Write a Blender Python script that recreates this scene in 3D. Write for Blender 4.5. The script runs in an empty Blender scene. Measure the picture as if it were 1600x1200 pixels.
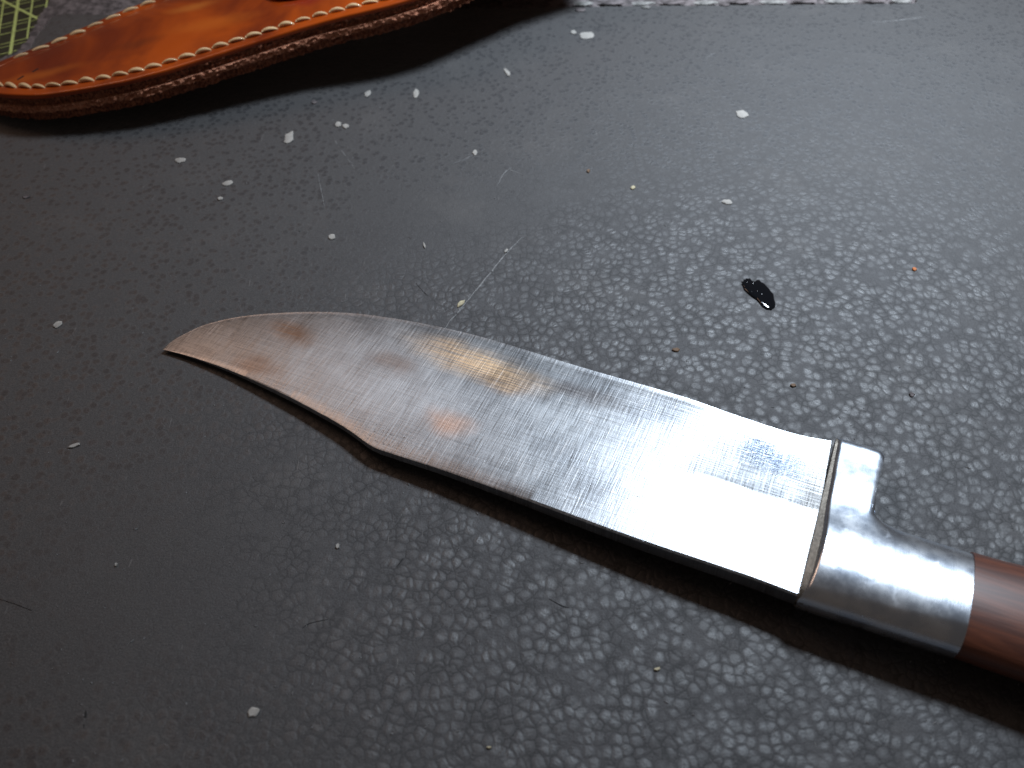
import bpy, bmesh, math, random
from mathutils import Vector, Matrix, noise
random.seed(7)
R = math.radians
scene = bpy.context.scene
COL = scene.collection

# ------------------------------------------------------------ camera
F_PX = 1386.0                       # focal length in pixels of the 1600 px wide photograph
PITCH = R(50)
CAM = Vector((0, 0, 0.16))
FWD = Vector((0, math.cos(PITCH), -math.sin(PITCH)))
UPV = Vector((0, math.sin(PITCH), math.cos(PITCH)))
cd = bpy.data.cameras.new('camera'); co = bpy.data.objects.new('camera', cd); COL.objects.link(co)
co.location = CAM; co.rotation_euler = (R(90) - PITCH, 0, 0)
cd.sensor_width = 36; cd.lens = 36 * F_PX / 1600; cd.clip_start = 0.005; cd.clip_end = 20
cd.dof.use_dof = True; cd.dof.focus_distance = 0.205; cd.dof.aperture_fstop = 20
scene.camera = co
scene.view_settings.view_transform = 'Standard'; scene.view_settings.look = 'None'
scene.view_settings.exposure = 0; scene.view_settings.gamma = 1

# ------------------------------------------------------------ light
w = bpy.data.worlds.new('World'); scene.world = w; w.use_nodes = True
w.node_tree.nodes['Background'].inputs[0].default_value = (0.80, 0.66, 0.58, 1)
w.node_tree.nodes['Background'].inputs[1].default_value = 0.065

def lamp(name, aim, direction, dist, sx, sy, watts, color):
    l = bpy.data.lights.new(name, 'AREA'); l.shape = 'RECTANGLE'; l.size = sx; l.size_y = sy
    l.energy = watts; l.color = color
    o = bpy.data.objects.new(name, l); COL.objects.link(o)
    d = Vector(direction).normalized(); o.location = Vector(aim) + d * dist
    o.rotation_euler = d.to_track_quat('Z', 'Y').to_euler()
    return o
bench = lamp('bench_lamp', (0.12, 0.26, 0), (0.095, 0.155, 0.50), 0.532, 0.13, 0.10, 0.86, (0.77, 0.875, 1.0))
bench.data.spread = R(66)
lamp('room_lamp', (-0.04, 0.13, 0), (-0.46, 0.46, 0.76), 0.9, 0.40, 0.26, 0.92, (1.0, 0.63, 0.45))

# ------------------------------------------------------------ helpers
def ray(u, v):
    return FWD + Vector((1, 0, 0)) * ((u - 800) / F_PX) - UPV * ((v - 600) / F_PX)
def P(u, v, z=0.0):
    d = ray(u, v); t = (z - CAM.z) / d.z
    return CAM + d * t
class Frame:
    """a tilted local frame; px() drops a sight line onto the local plane z = h"""
    def __init__(s, o, x, n):
        s.o = o; s.x = x.normalized(); s.n = n.normalized(); s.y = s.n.cross(s.x).normalized(); s.x = s.y.cross(s.n)
    def px(s, u, v, h=0.0):
        d = ray(u, v); o = s.o + s.n * h
        t = (o - CAM).dot(s.n) / d.dot(s.n); p = CAM + d * t - s.o
        return Vector((p.dot(s.x), p.dot(s.y), h))
    def matrix(s):
        m = Matrix((s.x, s.y, s.n)).transposed().to_4x4(); m.translation = s.o; return m
def tag(o, label=None, cat=None, group=None, kind=None):
    if label: o['label'] = label
    if cat: o['category'] = cat
    if group: o['group'] = group
    if kind: o['kind'] = kind
    return o
def empty(name, m):
    o = bpy.data.objects.new(name, None); COL.objects.link(o); o.matrix_world = m; o.empty_display_size = 0.01
    return o
def obj(name, verts, faces, mat, parent=None, smooth=False):
    me = bpy.data.meshes.new(name); me.from_pydata([tuple(v) for v in verts], [], faces); me.materials.append(mat)
    bm = bmesh.new(); bm.from_mesh(me); bmesh.ops.remove_doubles(bm, verts=bm.verts, dist=1e-7)
    bmesh.ops.recalc_face_normals(bm, faces=bm.faces); bm.to_mesh(me); bm.free()
    if smooth:
        for p in me.polygons: p.use_smooth = True
    o = bpy.data.objects.new(name, me); COL.objects.link(o)
    if parent: o.parent = parent
    return o
def sharp(o, deg=35):
    me = o.data
    bm = bmesh.new(); bm.from_mesh(me)
    for e in bm.edges:
        if len(e.link_faces) == 2 and e.calc_face_angle(0) > R(deg): e.smooth = False
    bm.to_mesh(me); bm.free()
def sstep(a, b, x):
    t = min(1, max(0, (x - a) / (b - a))); return t * t * (3 - 2 * t)
def catmull(pts, n):
    out = []
    for i in range(len(pts) - 1):
        p0 = pts[max(i - 1, 0)]; p1 = pts[i]; p2 = pts[i + 1]; p3 = pts[min(i + 2, len(pts) - 1)]
        for k in range(n):
            t = k / n
            out.append(0.5 * ((2 * p1) + (p2 - p0) * t + (2 * p0 - 5 * p1 + 4 * p2 - p3) * t * t + (3 * p1 - p0 - 3 * p2 + p3) * t ** 3))
    out.append(pts[-1].copy()); return out
def resample(pts, step):
    L = [0]
    for a, b in zip(pts, pts[1:]): L.append(L[-1] + (b - a).length)
    n = max(2, int(L[-1] / step)); out = []; j = 0
    for i in range(n + 1):
        s = L[-1] * i / n
        while j < len(L) - 2 and L[j + 1] < s: j += 1
        t = (s - L[j]) / max(L[j + 1] - L[j], 1e-12); out.append(pts[j].lerp(pts[j + 1], t))
    return out
def prism(outline, z0, z1, jit=0.0, freq=900, steps=1, bevel=0.0):
    """closed outline -> slab; side walls roughened by jit, top rim rounded by bevel"""
    n = len(outline); verts = []; faces = []
    rings = []
    lv = [(z0 + (z1 - z0) * k / steps, 0.0) for k in range(steps + 1)]
    if bevel:
        lv = [(z, 0) for z, _ in lv[:-1]] + [(z1 - bevel, 0), (z1 - bevel * .35, bevel * .35), (z1, bevel)]
    nrm = []
    for i in range(n):
        a = outline[i - 1]; b = outline[(i + 1) % n]; t = (b - a); nn = Vector((t.y, -t.x, 0))
        nrm.append(nn.normalized() if nn.length > 0 else Vector((0, 0, 0)))
    area = sum(outline[i - 1].x * outline[i].y - outline[i].x * outline[i - 1].y for i in range(n))
    sg = 1 if area > 0 else -1
    for z, ins in lv:
        base = len(verts)
        for i in range(n):
            p = outline[i]; off = -ins
            if jit:
                off += jit * noise.noise(Vector((p.x * freq, p.y * freq, z * freq * 2))) + jit * .6 * noise.noise(Vector((p.x * freq * 3.1, p.y * freq * 3.1, z * freq * 4 + 5)))
            q = p + nrm[i] * sg * off
            verts.append(Vector((q.x, q.y, z)))
        rings.append(base)
    for r0, r1 in zip(rings, rings[1:]):
        for i in range(n):
            j = (i + 1) % n; faces.append((r0 + i, r0 + j, r1 + j, r1 + i))
    faces.append(tuple(rings[0] + i for i in range(n))); faces.append(tuple(rings[-1] + i for i in range(n)))
    return verts, faces

# ------------------------------------------------------------ material helpers
class M:
    def __init__(s, name):
        s.m = bpy.data.materials.new(name); s.m.use_nodes = True; s.t = s.m.node_tree
        s.b = s.t.nodes['Principled BSDF']; s.tc = s.t.nodes.new('ShaderNodeTexCoord').outputs['Object']
    def n(s, typ, ins=None, **kw):
        nd = s.t.nodes.new(typ)
        for k, v in kw.items(): setattr(nd, k, v)
        for k, v in (ins or {}).items(): s.set(nd.inputs[k], v)
        return nd
    def set(s, sock, v):
        if isinstance(v, bpy.types.NodeSocket): s.t.links.new(v, sock)
        elif v is not None: sock.default_value = v
    def p(s, **kw):
        for k, v in kw.items(): s.set(s.b.inputs[k.replace('_', ' ')], v)
    def map(s, scale=(1, 1, 1), rot=(0, 0, 0), loc=(0, 0, 0), src=None):
        return s.n('ShaderNodeMapping', {'Vector': src or s.tc, 'Scale': scale, 'Rotation': rot, 'Location': loc}).outputs[0]
    def noise(s, scale, detail=3, rough=.5, vec=None, dist=0.0, out=0):
        return s.n('ShaderNodeTexNoise', {'Vector': vec or s.tc, 'Scale': scale, 'Detail': detail, 'Roughness': rough, 'Distortion': dist}).outputs[out]
    def math(s, op, a, b=None, c=None):
        nd = s.n('ShaderNodeMath', operation=op); s.set(nd.inputs[0], a); s.set(nd.inputs[1], b)
        if c is not None: s.set(nd.inputs[2], c)
        return nd.outputs[0]
    def rng(s, v, a, b, c=0.0, d=1.0, smooth=True):
        nd = s.n('ShaderNodeMapRange', {'Value': v, 'From Min': a, 'From Max': b, 'To Min': c, 'To Max': d})
        if smooth: nd.interpolation_type = 'SMOOTHSTEP'
        return nd.outputs[0]
    def mix(s, f, a, b):
        nd = s.n('ShaderNodeMix', data_type='RGBA'); s.set(nd.inputs[0], f)
        for sock, v in ((nd.inputs[6], a), (nd.inputs[7], b)):
            s.set(sock, (*v, 1) if isinstance(v, tuple) and len(v) == 3 else v)
        return nd.outputs[2]
    def bump(s, h, dist, strength=1.0, prev=None):
        nd = s.n('ShaderNodeBump', {'Height': h, 'Distance': dist, 'Strength': strength})
        if prev is not None: s.set(nd.inputs['Normal'], prev)
        return nd.outputs[0]
    def spot(s, c, rx, ry, rot=0.0, soft=1.0, wob=None):
        """soft elliptical patch in the object's own coordinates"""
        v = s.n('ShaderNodeVectorMath', {0: s.tc if wob is None else wob, 1: tuple(c)}, operation='SUBTRACT').outputs[0]
        v = s.n('ShaderNodeMapping', {'Vector': v, 'Rotation': (0, 0, -rot)}).outputs[0]
        v = s.n('ShaderNodeVectorMath', {0: v, 1: (1 / rx, 1 / ry, 0)}, operation='MULTIPLY').outputs[0]
        l = s.n('ShaderNodeVectorMath', {0: v}, operation='LENGTH').outputs[1 if False else 'Value']
        return s.rng(l, 1.0, 1.0 - soft, 0, 1)
    def wobble(s, scale, amt):
        nz = s.noise(scale, 3, out=1)
        v = s.n('ShaderNodeVectorMath', {0: nz, 1: (.5, .5, .5)}, operation='SUBTRACT').outputs[0]
        v = s.n('ShaderNodeVectorMath', {0: v, 'Scale': amt}, operation='SCALE').outputs[0]
        return s.n('ShaderNodeVectorMath', {0: s.tc, 1: v}, operation='ADD').outputs[0]

# ------------------------------------------------------------ black pebbled leatherette
m = M('black_leatherette')
wv = m.wobble(300, 0.0014)
SC = 465
f1 = m.n('ShaderNodeTexVoronoi', {'Vector': wv, 'Scale': SC, 'Randomness': .88}, feature='F1')
ed = m.n('ShaderNodeTexVoronoi', {'Vector': wv, 'Scale': SC, 'Randomness': .88}, feature='DISTANCE_TO_EDGE')
fine = m.noise(2300, 4, .65)
fine2 = m.noise(6500, 2, .6)
crown = m.rng(m.math('ADD', f1.outputs['Distance'], m.math('MULTIPLY', m.math('SUBTRACT', fine, .5), .35)), .64, .24)
groove = m.rng(ed.outputs['Distance'], .0, .30)
sep = m.n('ShaderNodeSeparateColor', {0: f1.outputs['Color']}).outputs[0]
cr = m.math('MULTIPLY', crown, m.rng(sep, 0, 1, .5, 1.0, smooth=False))
cr = m.math('MULTIPLY', cr, m.rng(fine, .32, .60, .6, 1.0))
worn = m.rng(m.noise(26, 4, .6), .60, .74)                     # rubbed, nearly smooth places
rub = m.math('MAXIMUM', m.spot(P(300, 860), .060, .042, R(20), .8, m.wobble(30, .03)), m.spot(P(760, 330), .065, .030, R(14), .9, m.wobble(30, .03)))
worn = m.math('MAXIMUM', worn, rub)
keep = m.math('SUBTRACT', 1.0, m.math('MULTIPLY', worn, .72))
cr = m.math('MULTIPLY', cr, keep)
dust = m.rng(m.noise(34, 5, .62), .50, .78)
coarse = m.spot(P(1350, 850), .170, .135, R(-25), .55, m.wobble(30, .03))
cr = m.math('MULTIPLY', cr, m.math('ADD', .75, m.math('MULTIPLY', coarse, .25)))
base = m.mix(coarse, (.074, .072, .071), (.068, .067, .070))
pore = m.rng(f1.outputs['Distance'], .50, .26)
base = m.mix(m.math('MAXIMUM', m.math('MULTIPLY', cr, coarse), m.math('MULTIPLY', m.math('MULTIPLY', pore, keep), m.math('SUBTRACT', 1.0, coarse))), base, (.014, .014, .016))
gn = m.rng(m.noise(3000, 3, .7), .36, .64, 0, .75)
base = m.mix(gn, base, (.03, .03, .032))
base = m.mix(m.math('MULTIPLY', dust, .30), base, (.12, .112, .105))
crk = m.math('MULTIPLY', m.rng(ed.outputs['Distance'], .10, .0), m.rng(m.noise(120, 3), .36, .56))
base = m.mix(m.math('MULTIPLY', crk, m.math('ADD', .12, m.math('MULTIPLY', coarse, .78))), base, (.015, .015, .016))
hair = m.rng(m.noise(1, 2, .6, m.map((1500, 160, 400), rot=(0, 0, R(35)))), .70, .78)
base = m.mix(m.math('MULTIPLY', hair, .38), base, (.25, .24, .23))
speck = m.rng(m.noise(3300, 1, .5), .735, .80)
base = m.mix(m.math('MULTIPLY', speck, .4), base, (.30, .29, .27))
m.p(Base_Color=base)
rough = m.rng(cr, 0, 1, .62, .41, smooth=False)
rough = m.math('ADD', rough, m.math('MULTIPLY', m.math('SUBTRACT', fine, .5), .15))
m.p(Roughness=rough, Specular_IOR_Level=m.rng(cr, 0, 1, .5, 1.0, smooth=False))
m.b.inputs['Sheen Weight'].default_value = 1.0; m.b.inputs['Sheen Roughness'].default_value = .35
h1 = m.math('ADD', m.math('MULTIPLY', crown, .35), m.math('MULTIPLY', groove, .65))
nb = m.bump(h1, .00017, m.math('MULTIPLY', keep, m.math('ADD', .28, m.math('MULTIPLY', coarse, .22))))
nb = m.bump(fine, .00018, .65, nb)
nb = m.bump(fine2, .00004, .5, nb)
nb = m.bump(m.noise(22, 2), .0012, .5, nb)
m.p(Normal=nb)
LEATHER = m.m

def flat(name, col, rough=.6, nscale=600, var=.35, bump=.00008, metal=0.0, spec=.5, dark=.55):
    m = M(name); nz = m.noise(nscale, 4, .6)
    d = tuple(c * dark for c in col)
    m.p(Base_Color=m.mix(m.rng(nz, .5 - var, .5 + var), d, col), Roughness=rough, Metallic=metal)
    m.b.inputs['Specular IOR Level'].default_value = spec
    if bump: m.p(Normal=m.bump(m.noise(nscale * 2.2, 4, .6), bump, .8))
    return m.m
FELT = flat('torn_grey_backing', (.22, .19, .19), .9, 420, .18, .0003, dark=.28)
TABLE = flat('grey_bench_top', (.10, .10, .10), .6, 60, .3, .0001)
MATM = flat('dark_olive_cutting_mat', (.035, .040, .022), .55, 900, .3, .00004)
GREEN = flat('yellow_green_print', (.80, .95, .32), .6, 1500, .35, 0)
CHIP = flat('pale_chip', (.43, .41, .375), .8, 1500, .3, .0001, dark=.75)
CHIPG = flat('worn_grey_edge', (.36, .35, .33), .85, 700, .2, .0003, dark=.35)
CHIPY = flat('yellowish_chip', (.62, .55, .36), .7, 1500, .3, .0001, dark=.6)
CHIPB = flat('brown_chip', (.22, .13, .07), .7, 1500, .3, .0001, dark=.4)
CHIPO = flat('orange_chip', (.65, .20, .05), .7, 1500, .3, .0001)
SCR = flat('scuffed_white_line', (.32, .32, .32), .8, 1800, .25, .0001, dark=.35)
CUT = flat('dark_cut', (.014, .014, .014), .8, 900, .3, 0)
SLIT = flat('dark_brown_slit', (.03, .01, .005), .8, 900, .3, 0)

# ------------------------------------------------------------ work surface
tab = obj('table_top', [(-.9, -.5, -.006), (.9, -.5, -.006), (.9, 1.3, -.006), (-.9, 1.3, -.006)], [(0, 1, 2, 3)], TABLE)
tag(tab, kind='structure')

def ragged(pixels, z, step, amp, freq, seed):
    pts = [P(u, v, z) for u, v in pixels]
    pts = resample(pts, step); out = []
    for i, p in enumerate(pts):
        a = pts[max(i - 1, 0)]; b = pts[min(i + 1, len(pts) - 1)]; t = (b - a).normalized(); nn = Vector((-t.y, t.x, 0))
        o = amp * noise.noise(Vector((p.x * freq, p.y * freq, seed))) + amp * .6 * noise.noise(Vector((p.x * freq * 3.3, p.y * freq * 3.3, seed + 4)))
        out.append(p + nn * o)
    return out
edge = ragged([(-260, 190), (-60, 120), (8, 98), (28, 88), (46, 76), (56, 58), (70, 40), (82, 26), (100, 21), (135, 22), (190, 24), (260, 20), (420, 16), (880, 11),
               (1000, 9), (1200, 7), (1432, 5), (1440, -22), (1600, -26), (2100, -20)], 0, .0008, .0007, 420, 2.0)
lo = [Vector((.36, edge[-1].y, 0)), Vector((.36, -.12, 0)), Vector((-.30, -.12, 0)), Vector((-.30, edge[0].y, 0))]
v, f = prism(edge + lo, -.0009, 0, steps=1, bevel=.0002)
sheet = obj('leather_mat', v, f, LEATHER); tag(sheet, kind='structure')
edge2 = ragged([(-260, 182), (-60, 112), (6, 90), (25, 80), (40, 66), (52, 44), (62, 26), (72, 8), (80, -6), (100, -14), (260, -16), (880, -8),
                (1000, -6), (1200, -7), (1438, -8), (1442, -30), (1600, -36), (2100, -30)], -.001, .0007, .0011, 520, 7.0)
lo = [Vector((.355, edge2[-1].y, 0)), Vector((.355, -.11, 0)), Vector((-.295, -.11, 0)), Vector((-.295, edge2[0].y, 0))]
v, f = prism(edge2 + lo, -.0016, -.00095, jit=.0002, steps=1)
back = obj('leather_mat_backing', v, f, FELT); tag(back, kind='structure')

# torn flakes of the pale layer along the far edge of the leatherette
def flake(name, u, v, du, dv, rot, mat, z=0.0, th=.0003, seed=0, parent=None, n=9, curl=.3, dome=0.0):
    rnd = random.Random(seed); c = P(u, v, z)
    sx = (P(u + du / 2, v, z) - c).length; sy = (P(u, v + dv / 2, z) - c).length
    verts = []; cr_, sr = math.cos(rot), math.sin(rot)
    ring = []
    for k in range(n):
        a = 2 * math.pi * k / n + rnd.uniform(-.2, .2); r = rnd.uniform(.72, 1.12)
        x, y = math.cos(a) * sx * r, math.sin(a) * sy * r
        ring.append((x * cr_ - y * sr, x * sr + y * cr_, (x / sx) * curl))
    for zf, s in ((0.03, .95), (.55, 1.0), (1.0, .8)):
        for x, y, q in ring:
            verts.append((x * s, y * s, th * zf + abs(q) * th * 1.2 * zf + rnd.uniform(0, .15) * th))
    verts.append((0, 0, 0.02 * th)); verts.append((rnd.uniform(-.2, .2) * sx, rnd.uniform(-.2, .2) * sy, th * (1.15 + dome)))
    faces = []
    for r0 in (0, n):
        for k in range(n):
            j = (k + 1) % n; faces.append((r0 + k, r0 + j, r0 + n + j, r0 + n + k))
    for k in range(n):
        j = (k + 1) % n; faces.append((k, 3 * n, j)); faces.append((2 * n + k, 2 * n + j, 3 * n + 1))
    o = obj(name, verts, faces, mat, None, smooth=True); sharp(o, 40)
    o.location = c
    if parent:
        o.parent = parent
    return o
tears = [(912, 6, 34, 7), (955, 4, 40, 8), (1003, 6, 44, 6), (1050, 4, 40, 8), (1102, 5, 50, 6), (1155, 3, 46, 7), (1206, 4, 50, 6), (1258, 2, 44, 7), (1312, 3, 56, 6),
         (1365, 2, 46, 6), (1408, 2, 40, 7), (1132, 8, 20, 4), (1010, 12, 16, 4), (906, 16, 16, 7)]
for i, (u, v_, a, b) in enumerate(tears):
    o = flake('torn_edge', u, v_, a, b, R(random.uniform(-3, 6)), (CHIPG, FELT, CHIPG, FELT)[i % 4], z=.0, th=.0004, seed=300 + i, n=13, parent=sheet)

# scratches and small cuts in the leatherette
def strip_mesh(pix, wid, z, seed, th=.00012, step=.0006, gap=0.0):
    pts = resample(catmull([P(u, v, z) for u, v in pix], 6), step); verts = []; faces = []
    n = len(pts)
    for i, p in enumerate(pts):
        t = (pts[min(i + 1, n - 1)] - pts[max(i - 1, 0)]).normalized(); nn = Vector((-t.y, t.x, 0))
        k = math.sin(math.pi * (i + .4) / (n - .2)) ** .5
        w_ = wid * k * (.55 + .7 * abs(noise.noise(Vector((i * .37, seed, 0)))) * 2)
        j = wid * .5 * noise.noise(Vector((i * .21, seed, 9)))
        for s, h in ((-1, 0), (-.4, th), (.4, th), (1, 0)): verts.append(p + nn * (s * w_ * .5 + j) + Vector((0, 0, h + .00002)))
        if i and not (gap and noise.noise(Vector((i * .45, seed, 3))) > gap):
            b = (i - 1) * 4; c = i * 4
            for q in range(3): faces.append((b + q, b + q + 1, c + q + 1, c + q))
    return verts, faces
for i, (pix, wd, mt, gp, nm) in enumerate([
    ([(690, 518), (716, 487), (740, 458), (764, 429), (790, 397), (816, 371)], .00048, SCR, .40, 'scratch'),
    ([(520, 214), (534, 236), (546, 252), (556, 266)], .00030, SCR, .1, 'scratch'),
    ([(496, 268), (502, 300), (508, 328)], .00018, SCR, .0, 'scratch'),
    ([(1100, 92), (1111, 86), (1118, 82)], .0003, SCR, .2, 'scratch'),
    ([(776, 292), (788, 270), (800, 262)], .0003, SCR, .0, 'scratch'),
    ([(788, 262), (804, 268), (818, 274)], .0002, SCR, .0, 'scratch'),
    ([(704, 256), (724, 250), (742, 240)], .0002, SCR, .0, 'scratch'),
    ([(1360, 35), (1400, 32), (1450, 26)], .0004, SCR, .0, 'scratch'),
    ([(472, 982), (484, 974), (500, 970), (512, 968)], .00014, CUT, 0, 'small_cut'),
    ([(858, 936), (868, 942), (880, 948), (889, 950)], .00022, CUT, 0, 'small_cut'),
    ([(620, 886), (626, 878), (630, 872)], .0002, CUT, 0, 'small_cut'),
    ([(650, 442), (658, 452), (668, 462)], .00018, CUT, 0, 'small_cut'),
    ([(0, 936), (24, 944), (50, 954)], .00013, CUT, 0, 'small_cut'),
    ([(134, 1110), (133, 1124), (131, 1138)], .0004, CUT, .12, 'small_cut')]):
    v, f = strip_mesh(pix, wd, 0, i * 3.7, gap=gp, th=.00008)
    o = obj(nm, v, f, mt, sheet, smooth=True)

# ------------------------------------------------------------ cutting mat under the torn corner
MZ = -.0019
mt_e = empty('cutting_mat', Matrix.Translation(P(30, 30, MZ - .0015)))
o0 = mt_e.location
def loc(ps): return [p - o0 for p in ps]
mo = [Vector((-.34, .16, 0)), P(120, 130, 0), P(150, 30, 0), P(175, -40, 0), P(190, -150, 0), Vector((-.42, .50, 0))]
for p in mo: p.z = 0
v, f = prism(loc([Vector((p.x, p.y, o0.z)) for p in mo]), 0, .0015, bevel=.0002)
obj('mat_sheet', v, f, MATM, mt_e)
def gline(a, b, wpx, name='grid_line', dz=0.0):
    A = P(a[0], a[1], MZ + .00003 + dz); B = P(b[0], b[1], MZ + .00003 + dz); t = (B - A).normalized(); nn = Vector((-t.y, t.x, 0)) * (wpx / 4700 / 2)
    up = Vector((0, 0, .00006))
    vs = [A - nn, A + nn, B + nn, B - nn]; vs = [x - o0 for x in vs] + [x - o0 + up for x in vs]
    obj(name, vs, [(4, 5, 6, 7), (0, 1, 5, 4), (1, 2, 6, 5), (2, 3, 7, 6), (3, 0, 4, 7), (3, 2, 1, 0)], GREEN, mt_e)
for k in range(-4, 5):
    x = 29 + k * 22.5
    if k in (-4, 4): continue
    gline((x + 6, -42), (x - 14, 92), 5.0 if k == 0 else 2.6)
for k in range(-4, 9):
    y = 9 + k * 15.2
    gline((-90, y + 22), (96, y - 23), 1.6, dz=.0001)
    if k % 2 == 0: gline((-90, y + 27), (96, y - 18), 1.2, dz=.0001)
gline((-60, -32), (92, 46), 4.6, dz=.0002)
tag(mt_e, 'dark olive cutting mat with yellow-green grid lines under the torn corner of the black mat', 'cutting mat')

# ------------------------------------------------------------ knife
T = P(254, 546, .0010); G = P(1257, 935, .0064); E = P(1300, 689, .0056)
S0 = P(592, 704, .0030)
nrm = (G - T).cross(E - T).normalized()
if nrm.z < 0: nrm = -nrm
KF = Frame(T, G - S0, nrm)
knife = empty('hunting_knife', KF.matrix())
tag(knife, 'clip-point hunting knife with stained steel blade, polished bolster and red-brown handle', 'knife')
HT = .0018                                    # half thickness at the spine
edge_px = [(254, 546), (268, 534), (285, 524), (320, 508), (370, 496), (430, 490), (500, 488), (560, 491), (620, 499), (680, 510), (740, 524), (800, 541), (870, 563),
           (940, 584), (1010, 604), (1080, 625), (1150, 649), (1220, 672), (1262, 683), (1299, 689)]
spine_px = [(254, 546), (275, 551), (300, 558), (350, 575), (400, 596), (450, 619), (500, 645), (540, 668), (575, 693), (592, 702), (620, 711), (700, 737), (800, 773),
            (900, 810), (1000, 846), (1100, 879), (1180, 906), (1257, 935)]
ep = catmull([KF.px(u, v, 0) for u, v in edge_px], 8)
sp = []
raw = []
for u, v_ in spine_px:
    s_ = (u - 254) / 1003; raw.append(KF.px(u, v_, HT * min(.50 + .5 * sstep(.3, .95, s_), .02 + s_ * 2.2)))
kk = spine_px.index((592, 702)); sp = catmull(raw[:kk + 1], 8)[:-1] + catmull(raw[kk:], 8)
NS = 150
ep = resample(ep, (sum((b - a).length for a, b in zip(ep, ep[1:]))) / NS + 1e-9)
def at_len(pts, s):
    L = [0]
    for a, b in zip(pts, pts[1:]): L.append(L[-1] + (b - a).length)
    s *= L[-1]
    for j in range(len(L) - 1):
        if L[j + 1] >= s: return pts[j].lerp(pts[j + 1], (s - L[j]) / max(L[j + 1] - L[j], 1e-12))
    return pts[-1].copy()
verts = []; faces = []
prof = [(0.0, .86), (.012, 1.0), (.10, 1.0), (.25, .97), (.45, .86), (.50, .825), (.515, .81), (.65, .66), (.80, .45), (.90, .29), (.955, .19), (.960, .175), (.978, .11), (1.0, .16)]
N = len(prof)
for i in range(NS + 1):
    s = i / NS
    e = at_len(ep, s); b = at_len(sp, s)
    hk = HT * min(.50 + .5 * sstep(.3, .95, s), .02 + s * 2.2)
    for side in (1, -1):
        seq = prof if side > 0 else prof[::-1]
        for t, z in seq:
            # near the guard the lower half is left flat and the upper half falls away in a facet
            kf = sstep(.80, .87, s)
            zf = z if t < .02 else (1.0 if t <= .5 else 1 - .95 * (1 - (1 - (t - .5) / .5) ** 1.9))
            z = z + (zf - z) * kf
            # the section is laid square to the blade as far as the point lets it
            x = b.x + (e.x - b.x) * t; y = b.y + (e.y - b.y) * t
            verts.append(Vector((x, y, side * z * hk)))
W = 2 * N
for i in range(NS):
    for k in range(W):
        k2 = (k + 1) % W; faces.append((i * W + k, i * W + k2, (i + 1) * W + k2, (i + 1) * W + k))
faces.append(tuple(range(W))); faces.append(tuple(NS * W + k for k in range(W)))

m = M('stained_brushed_steel')
wob = m.wobble(140, .006)
def K(u, v_): return KF.px(u, v_, .001)
long_s = m.noise(1, 3, .6, m.map((70, 2800, 50)))
long_f = m.noise(1, 2, .6, m.map((110, 3600, 50), rot=(0, 0, R(7))))
cross = m.noise(1, 3, .6, m.map((3000, 100, 50), rot=(0, 0, R(-14))))
cross2 = m.noise(1, 2, .6, m.map((3800, 160, 50), rot=(0, 0, R(12))))
blot = m.noise(95, 4, .6)
tipz = K(520, 590); gz = K(1060, 720)
# zone masks
tip_sheen = m.spot(K(560, 590), .062, .032, 0, .9, wob)
gold_glint = m.spot(K(742, 564), .0250, .0072, R(-4), 1.0, wob)  # warm light caught by lengthwise scratches, painted into the steel colour
rust1 = m.spot(K(452, 516), .0105, .0055, 0, 1.0, wob)
rust2 = m.spot(K(615, 566), .0095, .0055, 0, 1.0, wob)
rust3 = m.spot(K(400, 570), .0100, .0040, 0, .95, wob)
rust4 = m.spot(K(700, 660), .0090, .0055, 0, 1.0, wob)
dk1 = m.spot(K(790, 592), .0125, .0060, 0, .9, wob)
dk2 = m.spot(K(900, 612), .0170, .0040, 0, .9, wob)
smear = m.spot(K(1205, 712), .0125, .0068, R(-12), .8, m.wobble(260, .0075))
band = m.spot(K(1280, 760), .0032, .0240, R(0), .25)
col = m.mix(m.rng(blot, .3, .7), (.32, .335, .355), (.40, .415, .43))
col = m.mix(m.math('MULTIPLY', tip_sheen, .75), col, (.62, .64, .66))  # tip half coloured paler, standing in for the room's reflection
col = m.mix(m.math('MULTIPLY', m.math('MULTIPLY', rust1, m.rng(long_s, .3, .6, .5, 1)), .8), col, (.34, .18, .08))
col = m.mix(m.math('MULTIPLY', m.math('MULTIPLY', rust2, m.rng(cross, .3, .6, .4, 1)), .7), col, (.25, .15, .10))
col = m.mix(m.math('MULTIPLY', rust3, .45), col, (.34, .20, .11))
col = m.mix(m.math('MULTIPLY', rust4, .6), col, (.74, .42, .26))
col = m.mix(m.math('MULTIPLY', dk1, .7), col, (.15, .095, .075))
col = m.mix(m.math('MULTIPLY', dk2, .6), col, (.14, .12, .115))
gs = m.math('MULTIPLY', gold_glint, m.rng(long_s, .40, .58, .35, 1))
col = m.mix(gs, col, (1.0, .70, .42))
col = m.mix(m.math('MULTIPLY', smear, m.rng(m.noise(1500, 3, .7), .3, .6, .45, 1)), col, (.085, .105, .14))
col = m.mix(m.math('MULTIPLY', band, .6), col, (.20, .19, .175))
pit = m.math('MULTIPLY', m.rng(m.noise(1700, 2, .6), .63, .72), m.rng(m.noise(70, 3, .6), .48, .68))
nearspine = m.spot(K(615, 686), .014, .007, R(-8), .8)
pit = m.math('MAXIMUM', m.math('MULTIPLY', pit, .55), m.math('MULTIPLY', nearspine, m.rng(m.noise(2100, 2, .6), .60, .68)))
col = m.mix(pit, col, (.10, .075, .06))
scl = m.math('ADD', m.math('MULTIPLY', m.rng(cross, .55, .75), .5), m.math('MULTIPLY', m.rng(long_f, .58, .76), .5))
col = m.mix(m.math('MULTIPLY', scl, .8), col, (.74, .71, .68))
grain = m.math('ADD', m.math('MULTIPLY', m.rng(long_s, .3, .7), .5), m.math('MULTIPLY', m.rng(cross2, .3, .7), .5))
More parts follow.
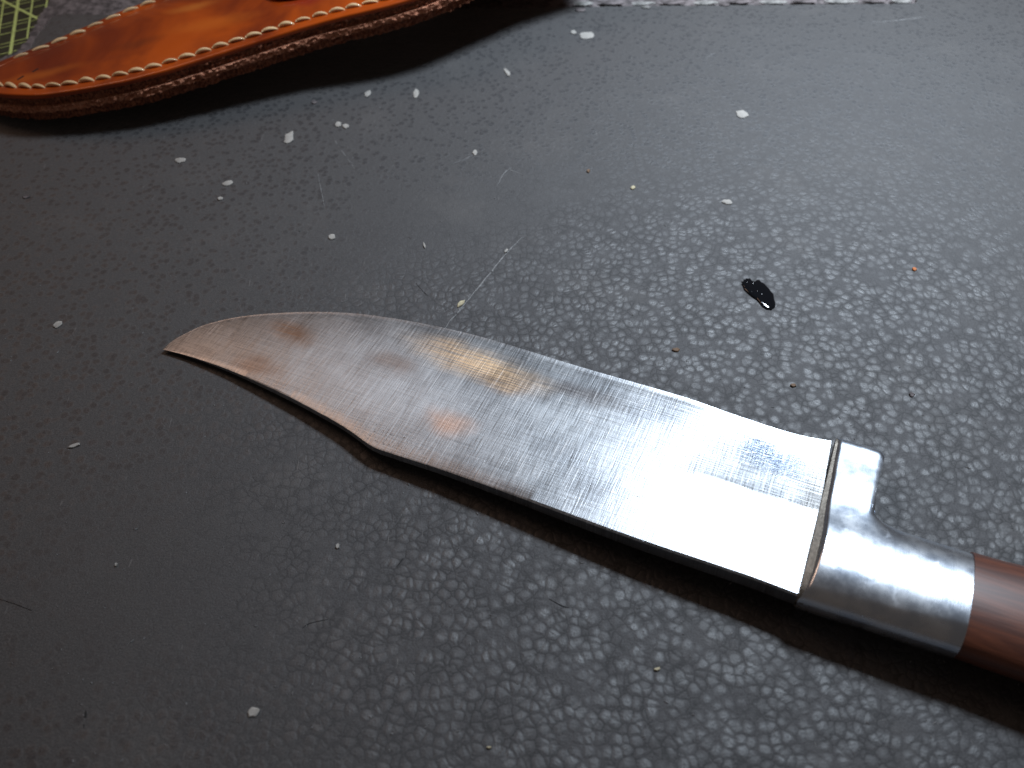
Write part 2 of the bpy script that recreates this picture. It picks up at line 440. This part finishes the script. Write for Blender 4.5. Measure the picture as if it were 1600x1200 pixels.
col = m.mix(m.math('MULTIPLY', m.rng(grain, .25, .6, .38, 0), m.math('SUBTRACT', 1.0, m.math('MAXIMUM', m.math('MULTIPLY', tip_sheen, .5), m.math('MULTIPLY', m.spot(K(1200, 780), .045, .030, 0, .7), .6)))), col, (.08, .07, .065))
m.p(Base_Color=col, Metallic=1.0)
ro = m.rng(blot, .3, .7, .32, .37)
ro = m.math('ADD', ro, m.math('MULTIPLY', tip_sheen, .13))
ro = m.math('ADD', ro, m.math('MULTIPLY', m.math('SUBTRACT', cross, .5), .35))
ro = m.math('ADD', ro, m.math('MULTIPLY', pit, .25))
ro = m.math('SUBTRACT', ro, m.math('MULTIPLY', m.spot(K(1240, 760), .026, .030, 0, .6), .06))
m.p(Roughness=ro)
nb = m.bump(cross, .00003, .6); nb = m.bump(long_s, .00004, .8, nb); nb = m.bump(cross2, .00003, .6, nb)
nb = m.bump(m.noise(60, 1), .0003, .3, nb); nb = m.bump(m.noise(2600, 3, .7), .00004, m.math('MULTIPLY', smear, .9), nb)
m.p(Normal=nb)
STEEL = m.m
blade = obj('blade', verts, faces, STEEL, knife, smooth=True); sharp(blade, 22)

# bolster (stepped guard and ferrule in one polished casting)
fr_b = KF.px(1257, 935, HT); fr_t = KF.px(1299, 689, 0)
be_t = KF.px(1520, 856, .0028); be_b = KF.px(1506, 1000, 0); q_r = KF.px(1385, 712, .003); q_l = KF.px(1368, 812, .004)
XF = (fr_b.x + fr_t.x) / 2; XE = be_t.x
YB = fr_b.y - .0006; YQ = fr_t.y + .0004; YH = be_t.y
print('knife frame', [tuple(round(c * 1000, 1) for c in p) for p in (fr_b, fr_t, be_t, be_b, q_r, q_l)])
XQ = q_r.x
TB = .0058
def ext(x):
    """low and high edge of the bolster at x"""
    if x < XQ - .0012: hi = YQ
    elif x < XQ: hi = YQ - .0012 + math.sqrt(max(0, .0012 ** 2 - (x - XQ + .0012) ** 2))
    else: hi = YH
    lo_ = YB - .0016 * sstep(XF, XE, x)
    return lo_, hi
def skew(x, y): return 0.0
xs = []
nx = 90
for i in range(nx + 1): xs.append(XF + (XE - XF) * i / nx)
verts = []; faces = []
NU = 64
def guard_outline():
    """plan outline of the upper side from front to back, with a rounded step"""
    pts = [Vector((XF, YQ, 0))]
    r = .0016
    for k in range(7):
        a = R(90 - 15 * k); pts.append(Vector((XQ - r + r * math.cos(a), YQ - r + r * math.sin(a), 0)))
    r2 = .0042; xq2 = XQ - .0014
    for k in range(9):
        a = R(180 + 90 * k / 8); pts.append(Vector((xq2 + r2 + r2 * math.cos(a), YH + r2 + r2 * math.sin(a), 0)))
    pts.append(Vector((XE, YH, 0)))
    return pts
up = resample(guard_outline(), .0004); nlow = len(up)
yc = (YB + YH) / 2 - .0006; hw = (YH - YB) / 2 + .0008
def ztop(x, y, hi, lo_):
    q = min(1, abs((y - yc) / hw)); oval = TB * max(0.0, 1 - q ** 2.1) ** .5
    sl = .0040 - .0017 * sstep(YH - .003, YQ, y)
    bell = sl + (TB - sl) * (.5 + .5 * math.cos(math.pi * min(1, q * .92))) if y > yc else oval
    f = 1 - sstep(XQ - .0015, XQ + .0060, x)
    return oval + (bell - oval) * f if y > yc else oval
rows = []
for i, pu in enumerate(up):
    s = i / (nlow - 1); xl = XF + (XE - XF) * (s ** 1.0); lo_ = YB + .0010 * s
    row = []
    pl = Vector((xl, lo_, 0))
    for k in range(NU + 1):
        t = k / NU; t = .5 - .5 * math.cos(math.pi * t)
        p = pl.lerp(pu, t)
        dtop = (pu - p).length; rr = .0022
        dlow = (p - pl).length
        z = ztop(p.x, p.y, pu.y, lo_)
        if dtop < rr: z = min(z, z * (.30 + .70 * math.sqrt(max(0, 1 - (1 - dtop / rr) ** 2))))
        q = min(1, dlow / .0075); z = min(z, TB * (.10 + .90 * math.sqrt(max(0, 1 - (1 - q) ** 2))))
        # front lip leans back over the blade
        dx = p.x - XF
        if dx < .0009: z = z * (.86 + .14 * math.sqrt(max(0, 1 - (1 - dx / .0009) ** 2)))
        lean = .0014 * max(0, z - .0012) / .0045 * max(0, 1 - dx / .004)
        row.append(Vector((p.x + lean, p.y, z)))
    rows.append(row)
base_i = 0
for row in rows:
    for p in row: verts.append(p)
nr = len(rows)
for row in rows:
    for p in row: verts.append(Vector((p.x, p.y, -p.z)))
off = nr * (NU + 1)
for i in range(nr - 1):
    for k in range(NU):
        a = i * (NU + 1) + k; faces.append((a, a + 1, a + NU + 2, a + NU + 1)); faces.append((off + a, off + a + NU + 1, off + a + NU + 2, off + a + 1))
for i in range(nr - 1):
    for k in (0, NU):
        a = i * (NU + 1) + k; faces.append((a, a + NU + 1, off + a + NU + 1, off + a))
for i in (0, nr - 1):
    for k in range(NU):
        a = i * (NU + 1) + k; faces.append((a, a + 1, off + a + 1, off + a))
m = M('polished_bolster_metal')
sw = m.noise(1, 3, .6, m.map((5200, 420, 400), rot=(0, 0, R(32))))
bl = m.noise(170, 4, .6)
tarn = m.rng(m.noise(260, 4, .6, dist=.5), .56, .76)
c = m.mix(m.rng(bl, .3, .7), (.66, .75, .88), (.84, .88, .93))
c = m.mix(m.math('MULTIPLY', tarn, .35), c, (.24, .20, .17))
m.p(Base_Color=c, Metallic=1.0, Roughness=m.math('ADD', m.rng(bl, .3, .7, .22, .30), m.math('MULTIPLY', tarn, .12)))
nb = m.bump(sw, .00002, .5); nb = m.bump(m.noise(70, 1), .0004, .25, nb)
m.p(Normal=nb)
BOL = m.m
bolster = obj('bolster', verts, faces, BOL, knife, smooth=True); sharp(bolster, 48)
# dull solder line where blade meets guard
v = []; f = []
for s_, (x0, z0_) in enumerate(((XF - .0003, .0019), (XF + .0004, .0021))): pass
SOLD = flat('dull_front_face', (.30, .27, .23), .5, 1400, .3, .00008, metal=.8, dark=.5)
def fbox(x0, x1, y0, y1, z0, z1, skewx=0):
    vs = [(x0, y0, z0), (x1, y0, z0), (x1 + skewx, y1, z0), (x0 + skewx, y1, z0), (x0, y0, z1), (x1, y0, z1), (x1 + skewx, y1, z1), (x0 + skewx, y1, z1)]
    return vs, [(0, 3, 2, 1), (4, 5, 6, 7), (0, 1, 5, 4), (1, 2, 6, 5), (2, 3, 7, 6), (3, 0, 4, 7)]
# front face plate of the guard: follows the section of the guard, 0.25 mm proud
fr = rows[0]; vs = []; fs = []
for p in fr:
    zz = max(.0004, p.z * .93)
    vs.append(Vector((XF - .00025, p.y * 1.0, zz * .90))); vs.append(Vector((XF - .00025, p.y, -zz * .90)))
    vs.append(Vector((XF + .0011, p.y, zz))); vs.append(Vector((XF + .0011, p.y, -zz)))
nn_ = len(fr)
for i in range(nn_ - 1):
    a = 4 * i; b = a + 4
    fs += [(a, b, b + 1, a + 1), (a, a + 2, b + 2, b), (a + 1, b + 1, b + 3, a + 3)]
obj('guard_face', vs, fs, SOLD, knife)

# handle
st0 = [(0, 1.0, .99, 0), (.006, 1.01, 1.0, .0001), (.014, 1.05, 1.02, .0005), (.026, 1.14, 1.08, .0010), (.042, 1.22, 1.14, .0010), (.060, 1.14, 1.12, .0002), (.080, 1.14, 1.12, -.002),
       (.100, 1.28, 1.16, -.004), (.110, 1.32, 1.12, -.005), (.116, 1.12, .92, -.005), (.119, .62, .5, -.0048)]
st = [tuple(q) for q in catmull([Vector(q) for q in st0], 4)]
verts = []; faces = []; NV = 48
for dx, wy, wz, dy in st:
    for k in range(NV):
        a = 2 * math.pi * k / NV; ca, sa = math.cos(a), math.sin(a)
        e_ = 2 / 2.3
        y = (YH + YB + .001) / 2 + dy + (YH - YB - .001) / 2 * wy * math.copysign(abs(ca) ** e_, ca); z = TB * 1.0 * wz * math.copysign(abs(sa) ** e_, sa)
        verts.append(Vector((XE + .00004 + dx, y, z)))
n_s = len(st)
for i in range(n_s - 1):
    for k in range(NV):
        j = (k + 1) % NV; faces.append((i * NV + k, i * NV + j, (i + 1) * NV + j, (i + 1) * NV + k))
faces.append(tuple(range(NV))); faces.append(tuple((n_s - 1) * NV + k for k in range(NV)))
m = M('red_brown_handle_wood')
g = m.noise(1, 5, .62, m.map((34, 420, 300), rot=(0, 0, R(12))), dist=1.2)
g2 = m.noise(1, 3, .6, m.map((130, 2400, 1500), rot=(0, 0, R(12))))
c = m.mix(m.rng(g, .35, .65), (.085, .030, .020), (.17, .056, .030))
c = m.mix(m.math('MULTIPLY', m.rng(g2, .5, .7), .3), c, (.07, .024, .015))
m.p(Base_Color=c, Roughness=.42)
m.p(Normal=m.bump(g2, .00004, .5))
m.b.inputs['Coat Weight'].default_value = .25; m.b.inputs['Coat Roughness'].default_value = .3
WOOD = m.m
hd = obj('handle', verts, faces, WOOD, knife, smooth=True); sharp(hd, 60)

# ------------------------------------------------------------ sheath
A = P(0, 120, .0108); B = P(470, 20, .0205)
ax = B - A; side = Vector((-ax.y, ax.x, 0)).normalized(); nsh = ax.cross(side).normalized()
if nsh.z < 0: nsh = -nsh
SF = Frame(A, ax, nsh)
sheath = empty('leather_knife_sheath', SF.matrix())
tag(sheath, 'glossy orange-brown leather knife sheath with cream saddle stitching at the back left', 'sheath')
low_px = [(-62, 118), (-50, 132), (-30, 141), (0, 146), (30, 148), (60, 148), (100, 143), (150, 135), (200, 125), (250, 112), (300, 97), (350, 81), (400, 65), (450, 49), (500, 34), (560, 19),
          (620, 4), (690, -20), (760, -54), (837, -93), (884, -114), (950, -140)]
top_px = [(-62, 118), (-50, 108), (-25, 101), (0, 95), (30, 83), (60, 72), (90, 59), (130, 42), (165, 27), (200, 12), (245, -5), (300, -28), (370, -56), (440, -84), (520, -112), (600, -140), (680, -168), (770, -196), (860, -218)]
low = catmull([SF.px(u, v_, 0) for u, v_ in low_px], 6); top = catmull([SF.px(u, v_, 0) for u, v_ in top_px], 6)
low = resample(low, .0006); top = resample(top, .0006)
mouth = resample([low[-1], low[-1].lerp(top[-1], .5) + Vector((.004, 0, 0)), top[-1]], .0006)[1:-1]
outl = low + mouth + top[::-1][:-1]
TK = .0014
# ---- front panel with a domed, moulded top
n = len(outl)
def inset(pts, d):
    out = []; n = len(pts)
    area = sum(pts[i - 1].x * pts[i].y - pts[i].x * pts[i - 1].y for i in range(n)); sg = -1 if area > 0 else 1
    for i in range(n):
        a = pts[i - 3]; b = pts[(i + 3) % n]; t = (b - a).normalized(); out.append(pts[i] + Vector((t.y, -t.x, 0)) * sg * d)
    return out
# grid between low and top edges
NA, NB = 170, 34
verts = []; faces = []
def zpanel(dl, dt, L, x):
    d = min(dl, dt)
    z = 0.0
    r = .0006
    if d < r: z -= r * (1 - math.sqrt(max(0, 1 - (1 - d / r) ** 2)))
    z -= .00035 * math.exp(-((d - .0043) / .0008) ** 2)              # stitch groove
    z += .0006 * sstep(.0045, .014, d) * sstep(-.01, .05, x)          # moulded swell
    z += .0015 * sstep(.006, .016, d) * sstep(.080, .120, x)
    return z
gl = []
for i in range(NA + 1):
    s = i / NA; a = at_len(low, s); b = at_len(top, s); row = []
    for k in range(NB + 1):
        t = .5 - .5 * math.cos(math.pi * k / NB); p = a.lerp(b, t); L = (b - a).length
        row.append(Vector((p.x, p.y, zpanel(L * t, L * (1 - t), L, p.x) + .00012 * noise.noise(p * 160))))
    gl.append(row)
for row in gl: verts += row
o2 = len(verts)
for row in gl:
    for p in row: verts.append(Vector((p.x, p.y, -TK)))
for i in range(NA):
    for k in range(NB):
        a = i * (NB + 1) + k; faces += [(a, a + 1, a + NB + 2, a + NB + 1), (o2 + a, o2 + a + NB + 1, o2 + a + NB + 2, o2 + a + 1)]
    for k in (0, NB):
        a = i * (NB + 1) + k; faces.append((a, a + NB + 1, o2 + a + NB + 1, o2 + a))
for k in range(NB):
    a = NA * (NB + 1) + k; faces.append((a, a + 1, o2 + a + 1, o2 + a))
m = M('glossy_orange_brown_leather')
cl = m.noise(28, 4, .55, dist=.6); c2 = m.noise(90, 4, .6)
wv = m.n('ShaderNodeSeparateXYZ', {0: m.tc})
c = m.mix(m.rng(cl, .32, .68), (.18, .020, .002), (.50, .078, .003))
c = m.mix(m.math('MULTIPLY', m.rng(c2, .55, .8), .35), c, (.14, .022, .005))
for (u, v_, rx, ry, cc, am) in [(215, 70, .012, .004, (.17, .028, .004), .55), (330, 40, .02, .006, (.62, .14, .012), .5), (300, 14, .012, .004, (.62, .20, .03), .5),
                            (60, 118, .02, .0035, (.66, .16, .015), .45), (485, 4, .012, .004, (.25, .012, .008), .7)]:
    c = m.mix(m.math('MULTIPLY', m.spot(SF.px(u, v_), rx, ry, 0, .95, m.wobble(80, .006)), am), c, cc)
m.p(Base_Color=c, Roughness=m.rng(c2, .3, .7, .36, .5))
m.p(Normal=m.bump(c2, .0003, .35, m.bump(m.noise(1300, 3), .00002, .5)))
m.b.inputs['Specular IOR Level'].default_value = .15
m.b.inputs['Coat Weight'].default_value = .7; m.b.inputs['Coat Roughness'].default_value = .10
ORL = m.m
fp = obj('front_panel', verts, faces, ORL, sheath, smooth=True); sharp(fp, 50)
# ---- raw edges of the layers below
def raw(name, col, dk):
    m = M(name); nz = m.noise(1, 5, .75, m.map((1500, 1500, 700))); n2 = m.noise(240, 3, .6)
    c = m.mix(m.rng(nz, .35, .66), dk, col); c = m.mix(m.math('MULTIPLY', m.rng(n2, .5, .7), .5), c, dk)
    m.p(Base_Color=c, Roughness=.85, Normal=m.bump(m.noise(2400, 4, .7), .0003, .9)); m.b.inputs['Specular IOR Level'].default_value = .25
    return m.m
RAW1 = raw('raw_leather_edge', (.95, .46, .28), (.34, .11, .06)); RAW2 = raw('dark_raw_leather_edge', (.52, .20, .11), (.09, .03, .018))
FUZZ = flat('leather_fuzz', (.62, .27, .15), .9, 900, .3, 0)
zt = -TK - .00005
for nm, th, ins, mt, sd_ in (('welt', .0024, .0004, RAW2, 1), ('welt', .0020, -.0005, RAW1, 2), ('back_panel', .0028, .0003, RAW2, 3)):
    ol = inset(outl, ins); ol = [p + Vector((0, 0, 0)) for p in ol]
    vv, ff = prism(ol, zt - th, zt, jit=.0009, freq=600 + 60 * sd_, steps=5)
    o = obj(nm, vv, ff, mt, sheath)
    fv = []; ffc = []
    for i in range(len(low) * 9):
        p = at_len_i = low[random.randrange(len(low) - 1)]; p = p.lerp(low[min(len(low) - 1, low.index(at_len_i) + 1)], random.random())
        z = zt - random.random() * th
        d = Vector((random.uniform(-1, 1), random.uniform(-1.6, -.3), random.uniform(-.9, .9))).normalized() * random.uniform(.0004, .0013)
        a = Vector((p.x, p.y + ins + .0002, z)); wv_ = Vector((.00005, 0, .00004)); b = len(fv)
        fv += [a - wv_, a + wv_, a + d]; ffc.append((b, b + 1, b + 2))
    me = bpy.data.meshes.new('edge_fuzz'); me.from_pydata([tuple(q) for q in fv], [], ffc); me.materials.append(FUZZ)
    fz = bpy.data.objects.new('edge_fuzz', me); COL.objects.link(fz); fz.parent = o; fz['kind'] = 'stuff'
    zt -= th + .00005
# ---- belt loop under the mouth end, what props the sheath up
mx = low[-1].lerp(top[-1], .5); zdrop = None
gp = SF.matrix() @ Vector((mx.x - .03, mx.y, zt))
drop = gp.z
ol = [Vector((mx.x - .055, mx.y - .013, 0)), Vector((mx.x - .006, mx.y - .013, 0)), Vector((mx.x - .006, mx.y + .013, 0)), Vector((mx.x - .055, mx.y + .013, 0))]
vs = []
inv = SF.matrix().inverted()
for p in ol: vs.append(Vector((p.x, p.y, zt)))
for p in ol:
    wp = SF.matrix() @ Vector((p.x, p.y, zt)); wp.z = .0003; vs.append(inv @ wp)
obj('belt_loop', vs, [(0, 1, 2, 3), (7, 6, 5, 4), (0, 4, 5, 1), (1, 5, 6, 2), (2, 6, 7, 3), (3, 7, 4, 0)], RAW2, sheath)
# ---- stitches
m = M('cream_waxed_thread')
tw = m.n('ShaderNodeTexWave', {'Vector': m.map((1, 1, 1), rot=(0, 0, R(45))), 'Scale': 900, 'Distortion': .6}).outputs[1]
m.p(Base_Color=m.mix(tw, (.72, .40, .15), (1.0, .78, .46)), Roughness=.42, Normal=m.bump(tw, .00008, .7))
m.b.inputs['Coat Weight'].default_value = .3
THREAD = m.m
def stitch_mesh(L, rad):
    vs = []; fs = []; n1, n2 = 10, 8
    for i in range(n1 + 1):
        t = i / n1; x = (t - .5) * L; k = math.sin(math.pi * (.06 + .88 * t)) ** .42
        z = rad * .9 * math.sin(math.pi * t) ** .8 - rad * .75
        y = rad * .55 * (t - .5) * -2
        for j in range(n2):
            a = 2 * math.pi * j / n2; vs.append(Vector((x, y + math.cos(a) * rad * k, z + math.sin(a) * rad * k * .8)))
    for i in range(n1):
        for j in range(n2):
            j2 = (j + 1) % n2; fs.append((i * n2 + j, i * n2 + j2, (i + 1) * n2 + j2, (i + 1) * n2 + j))
    fs.append(tuple(range(n2))); fs.append(tuple(n1 * n2 + j for j in range(n2)))
    return vs, fs
sv, sf = stitch_mesh(1.0, 1.0)
variants = []
for q in range(4):
    L, r_ = .0050, .00066 * (1 + .2 * q / 3)
    vs = [Vector((a.x * L if abs(a.x) <= .6 else a.x, a.y * r_, a.z * r_)) for a in sv]
    me = bpy.data.meshes.new('stitch'); me.from_pydata([tuple(x) for x in vs], [], sf); me.materials.append(THREAD)
    for p in me.polygons: p.use_smooth = True
    variants.append(me)
hole_me = None
def run_stitches(line, spacing, d, sgn, zoff=.0006):
    L = sum((b - a).length for a, b in zip(line, line[1:])); ns = int(L / spacing)
    for i in range(ns):
        s0, s1 = (i + .04) / ns, (i + .96) / ns
        a = at_len(line, s0); b = at_len(line, s1); c_ = (a + b) / 2; t = (b - a).normalized()
        nn = Vector((-t.y, t.x, 0)) * sgn
        c_ = c_ + nn * (d + random.uniform(-.0001, .0001))
        o = bpy.data.objects.new('stitch', variants[i % 4]); COL.objects.link(o); o.parent = sheath
        o.location = (c_.x, c_.y, -.00035 + zoff + random.uniform(0, .0001))
        o.rotation_euler = (0, 0, math.atan2(t.y, t.x) + random.uniform(-.10, .04)); k = (b - a).length / .0050 * random.uniform(.95, 1.06); o.scale = (k, random.uniform(.8, 1.2), random.uniform(.8, 1.15))
sline_l = [p for p in low if p.x > SF.px(-45, 130).x]; sline_t = [p for p in top if p.x > SF.px(14, 90).x]
run_stitches(sline_l, .0053, .0043, 1); run_stitches(sline_t, .0062, .0019, -1, .00035)
# two small dark slits near the point
for (u0, v0, u1, v1) in ((26, 123, 36, 117), (50, 111, 59, 106)):
    a = SF.px(u0, v0, .0004); b = SF.px(u1, v1, .0004); t = (b - a).normalized(); nn = Vector((-t.y, t.x, 0)) * .00035
    za = .0019; up_ = Vector((0, 0, .0002))
    zz = []
    for q in (a, b):
        # find panel height under the slit
        best = min((p for row in gl for p in row), key=lambda p: (p.x - q.x) ** 2 + (p.y - q.y) ** 2); zz.append(best.z)
    a.z = zz[0] + .00004; b.z = zz[1] + .00004
    vs = [a - nn, a + nn, b + nn, b - nn]; vs = [x - up_ for x in vs] + vs
    obj('slit', vs, [(4, 5, 6, 7), (0, 1, 5, 4), (1, 2, 6, 5), (2, 3, 7, 6), (3, 0, 4, 7), (3, 2, 1, 0)], SLIT, sheath)
# retention tab whose tip just enters the frame
cpt = SF.px(478, -18); vs = []; fs = []
NRG = 20
best = min((p for row in gl for p in row), key=lambda p: (p.x - cpt.x) ** 2 + (p.y - cpt.y) ** 2); zb = best.z
for zf, sc_ in ((-.0002, 1.0), (.0012, 1.02), (.0022, .92), (.0026, .7)):
    for k in range(NRG):
        a = 2 * math.pi * k / NRG; vs.append(Vector((cpt.x + math.cos(a) * .0125 * sc_, cpt.y + math.sin(a) * .0085 * sc_, zb + zf)))
for i in range(3):
    for k in range(NRG):
        j = (k + 1) % NRG; fs.append((i * NRG + k, i * NRG + j, (i + 1) * NRG + j, (i + 1) * NRG + k))
fs.append(tuple(range(NRG))); fs.append(tuple(3 * NRG + k for k in range(NRG)))
m = M('dark_red_glossy_leather'); m.p(Base_Color=m.mix(m.rng(m.noise(300, 4), .4, .6), (.12, .008, .004), (.30, .030, .010)), Roughness=.25, Normal=m.bump(m.noise(260, 3), .0006, .5))
m.b.inputs['Coat Weight'].default_value = .8; m.b.inputs['Coat Roughness'].default_value = .1
tb = obj('strap_end', vs, fs, m.m, sheath, smooth=True)

# ------------------------------------------------------------ water drop
dp = [(1159, 441), (1163, 436), (1171, 436), (1177, 440), (1184, 438), (1193, 443), (1203, 452), (1210, 464), (1212, 477), (1208, 484), (1198, 484), (1189, 478), (1183, 470), (1174, 464), (1165, 456), (1160, 448)]
c0 = P(1187, 461); ring = [P(u, v_) - c0 for u, v_ in dp]; ring = catmull(ring + [ring[0]], 3)[:-1]; ring = [p * (1 + .10 * noise.noise(Vector((p.x * 2600, p.y * 2600, 3)))) for p in ring]; nd = len(ring)
vs = []; fs = []
lv = [(1.0, 0.00002), (.985, .00018), (.93, .00034), (.82, .00046), (.65, .00054), (.42, .00058), (.2, .0006)]
for s, z in lv:
    for p in ring: vs.append(Vector((p.x * s - .0014 * (1 - s), p.y * s + .0014 * (1 - s), z + .00006 * noise.noise(Vector((p.x * 900, p.y * 900, s * 3))))))
for i in range(len(lv) - 1):
    for k in range(nd):
        j = (k + 1) % nd; fs.append((i * nd + k, i * nd + j, (i + 1) * nd + j, (i + 1) * nd + k))
fs.append(tuple((len(lv) - 1) * nd + k for k in range(nd))); fs.append(tuple(range(nd)))
m = M('dark_liquid'); m.p(Base_Color=(.004, .005, .007, 1), Roughness=.05); m.b.inputs['IOR'].default_value = 1.4
m.b.inputs['Coat Weight'].default_value = .5; m.b.inputs['Coat Roughness'].default_value = .02
DARK = m.m
drop_o = obj('water_drop', vs, fs, m.m, None, smooth=True); drop_o.location = c0
tag(drop_o, 'small glossy dark drop of liquid on the leather grain right of centre', 'drop')

for (u, v_, r_) in ((1176, 445, .0005), (1171, 450, .0004), (1183, 457, .00045), (1167, 443, .0003), (1190, 462, .00032)):
    c = P(u, v_) - c0; gv = []; gf = []
    for q in range(5):
        for k in range(10):
            a = 2 * math.pi * k / 10; b = math.pi / 2 * q / 4; gv.append(Vector((c.x + math.cos(a) * math.cos(b) * r_, c.y + math.sin(a) * math.cos(b) * r_, .00035 + math.sin(b) * r_ * .8)))
    for q in range(4):
        for k in range(10): gf.append((q * 10 + k, q * 10 + (k + 1) % 10, q * 10 + 10 + (k + 1) % 10, q * 10 + 10 + k))
    obj('grain_bump', gv, gf, DARK, drop_o, smooth=True)
# ------------------------------------------------------------ pale chips lying on the leatherette
chips = [
 (452, 215, 15, 20, 0, CHIP, 'pale_chip', 'round white chip, the largest below the sheath shadow on the left', 'chip'),
 (282, 251, 18, 8, 0, CHIP, 'pale_chip', 'flat oval white chip below the left part of the sheath shadow', 'chip'),
 (356, 287, 21, 9, 30, CHIP, 'pale_chip', 'curved crescent-shaped white chip lower right of the flat oval one', 'chip'),
 (344, 311, 9, 6, 0, CHIP, 'pale_chip', 'tiny faint chip just below the crescent-shaped chip', 'chip'),
 (529, 195, 10, 9, 0, CHIP, 'pale_chip', 'left one of two tiny white chips lying almost touching', 'chip'),
 (540, 198, 10, 8, 20, CHIP, 'pale_chip', 'right one of two tiny white chips lying almost touching', 'chip'),
 (575, 147, 10, 11, 0, CHIP, 'pale_chip', 'small white chip close under the middle of the sheath shadow', 'chip'),
 (650, 146, 10, 15, 0, CHIP, 'pale_chip', 'upright white chip under the right half of the sheath shadow', 'chip'),
 (491, 160, 12, 6, -40, FELT, 'pale_chip', 'faint grey chip at the lower rim of the sheath shadow', 'chip'),
 (792, 113, 7, 15, 20, CHIP, 'pale_chip', 'thin upright white sliver in the upper middle of the mat', 'sliver'),
 (917, 56, 24, 12, 25, CHIP, 'pale_chip', 'large oval white chip near the far torn edge of the mat', 'chip'),
 (896, 51, 9, 7, 0, CHIP, 'pale_chip', 'tiny chip just left of the large oval one near the far edge', 'chip'),
 (1160, 179, 22, 12, 15, CHIP, 'pale_chip', 'lone leaf-shaped white chip in the upper right of the mat', 'chip'),
 (1136, 316, 17, 8, 0, CHIP, 'pale_chip', 'small squared white chip above the dark drop', 'chip'),
 (989, 294, 8, 6, 0, CHIPY, 'pale_chip', 'tiny yellowish chip in the middle of the bare grey area', 'chip'),
 (742, 239, 9, 9, 0, CHIP, 'pale_chip', 'tiny white chip with faint scuffs around it, upper middle', 'chip'),
 (518, 371, 13, 9, 0, CHIP, 'pale_chip', 'small white chip above the belly of the blade', 'chip'),
 (663, 384, 4, 10, 15, CHIP, 'pale_chip', 'hair-thin white sliver left of the long scratch', 'sliver'),
 (90, 508, 13, 13, 0, CHIP, 'pale_chip', 'white chip at the left border level with the knife point', 'chip'),
 (117, 697, 20, 6, 25, CHIP, 'pale_chip', 'thin slanted white chip at the left below the knife point', 'sliver'),
 (397, 1113, 22, 18, 15, CHIP, 'pale_chip', 'biggest white chip, alone near the bottom edge of the photo', 'chip'),
 (720, 475, 8, 14, -30, CHIPY, 'pale_chip', 'yellowish chip caught on the lower part of the long scratch', 'chip'),
 (791, 393, 5, 8, -30, CHIP, 'pale_chip', 'tiny white chip at the upper end of the long scratch', 'chip'),
 (1428, 421, 8, 6, 0, CHIPO, 'orange_crumb', 'tiny orange crumb right of the dark drop', 'crumb'),
 (1056, 547, 14, 6, 0, CHIPB, 'brown_crumb', 'small brown crumb above the middle of the blade edge', 'crumb'),
 (1239, 603, 10, 6, 20, CHIPB, 'brown_crumb', 'small dark brown crumb above the guard', 'crumb'),
 (1424, 617, 10, 7, 0, FELT, 'pale_chip', 'faint grey speck in the coarse grain right of the guard', 'chip'),
 (528, 854, 6, 9, 0, CHIP, 'pale_chip', 'tiny white speck below the middle of the blade', 'chip'),
 (1027, 1046, 12, 6, 15, CHIPY, 'pale_chip', 'small yellowish flake in the coarse grain below the blade', 'chip'),
 (764, 1168, 9, 4, 0, CHIPY, 'pale_chip', 'tiny yellow flake at the bottom middle of the photo', 'chip'),
 (182, 883, 4, 6, 0, CHIP, 'pale_chip', 'pinhead white speck in the smooth lower left of the mat', 'chip'),
 (41, 308, 12, 5, 35, FELT, 'pale_chip', 'faint thin sliver at the far left below the sheath tip', 'sliver'),
 (919, 268, 6, 6, 0, CHIPB, 'brown_crumb', 'tiny brown speck in the bare grey area above the blade', 'crumb'),
]
for i, (u, v_, a, b, r_, mt, nm, lab, cat) in enumerate(chips):
    o = flake(nm, u, v_, a, b, R(r_), mt, z=0, th=.00030 if max(a, b) > 9 else .0003, seed=50 + i, n=11)
    tag(o, lab, cat, 'loose chips and crumbs on the mat')
# rust pit with a crumb on the blade's upper edge
# dust: far too many to count
vs = []; fs = []
for i in range(800):
    u = random.uniform(-40, 1640); v_ = random.uniform(10, 1230); p = P(u, v_, .00006); s = random.uniform(.00005, .00020) * (1.8 if random.random() < .05 else 1)
    ang = random.random() * 6.28; el = random.choice((1, 1, 1.6, 3)) ; b = len(vs)
    dx = Vector((math.cos(ang), math.sin(ang), 0)) * s * el; dy = Vector((-math.sin(ang), math.cos(ang), 0)) * s * .8
    vs += [p - dx, p - dy * .9, p + dx, p + dy, p + Vector((0, 0, s * .8))]
    for k in range(4): fs.append((b + k, b + (k + 1) % 4, b + 4))
me = bpy.data.meshes.new('dust'); me.from_pydata([tuple(x) for x in vs], [], fs); me.materials.append(SCR)
du = bpy.data.objects.new('dust', me); COL.objects.link(du)
tag(du, 'fine pale dust and lint scattered over the black mat', 'dust', kind='stuff')
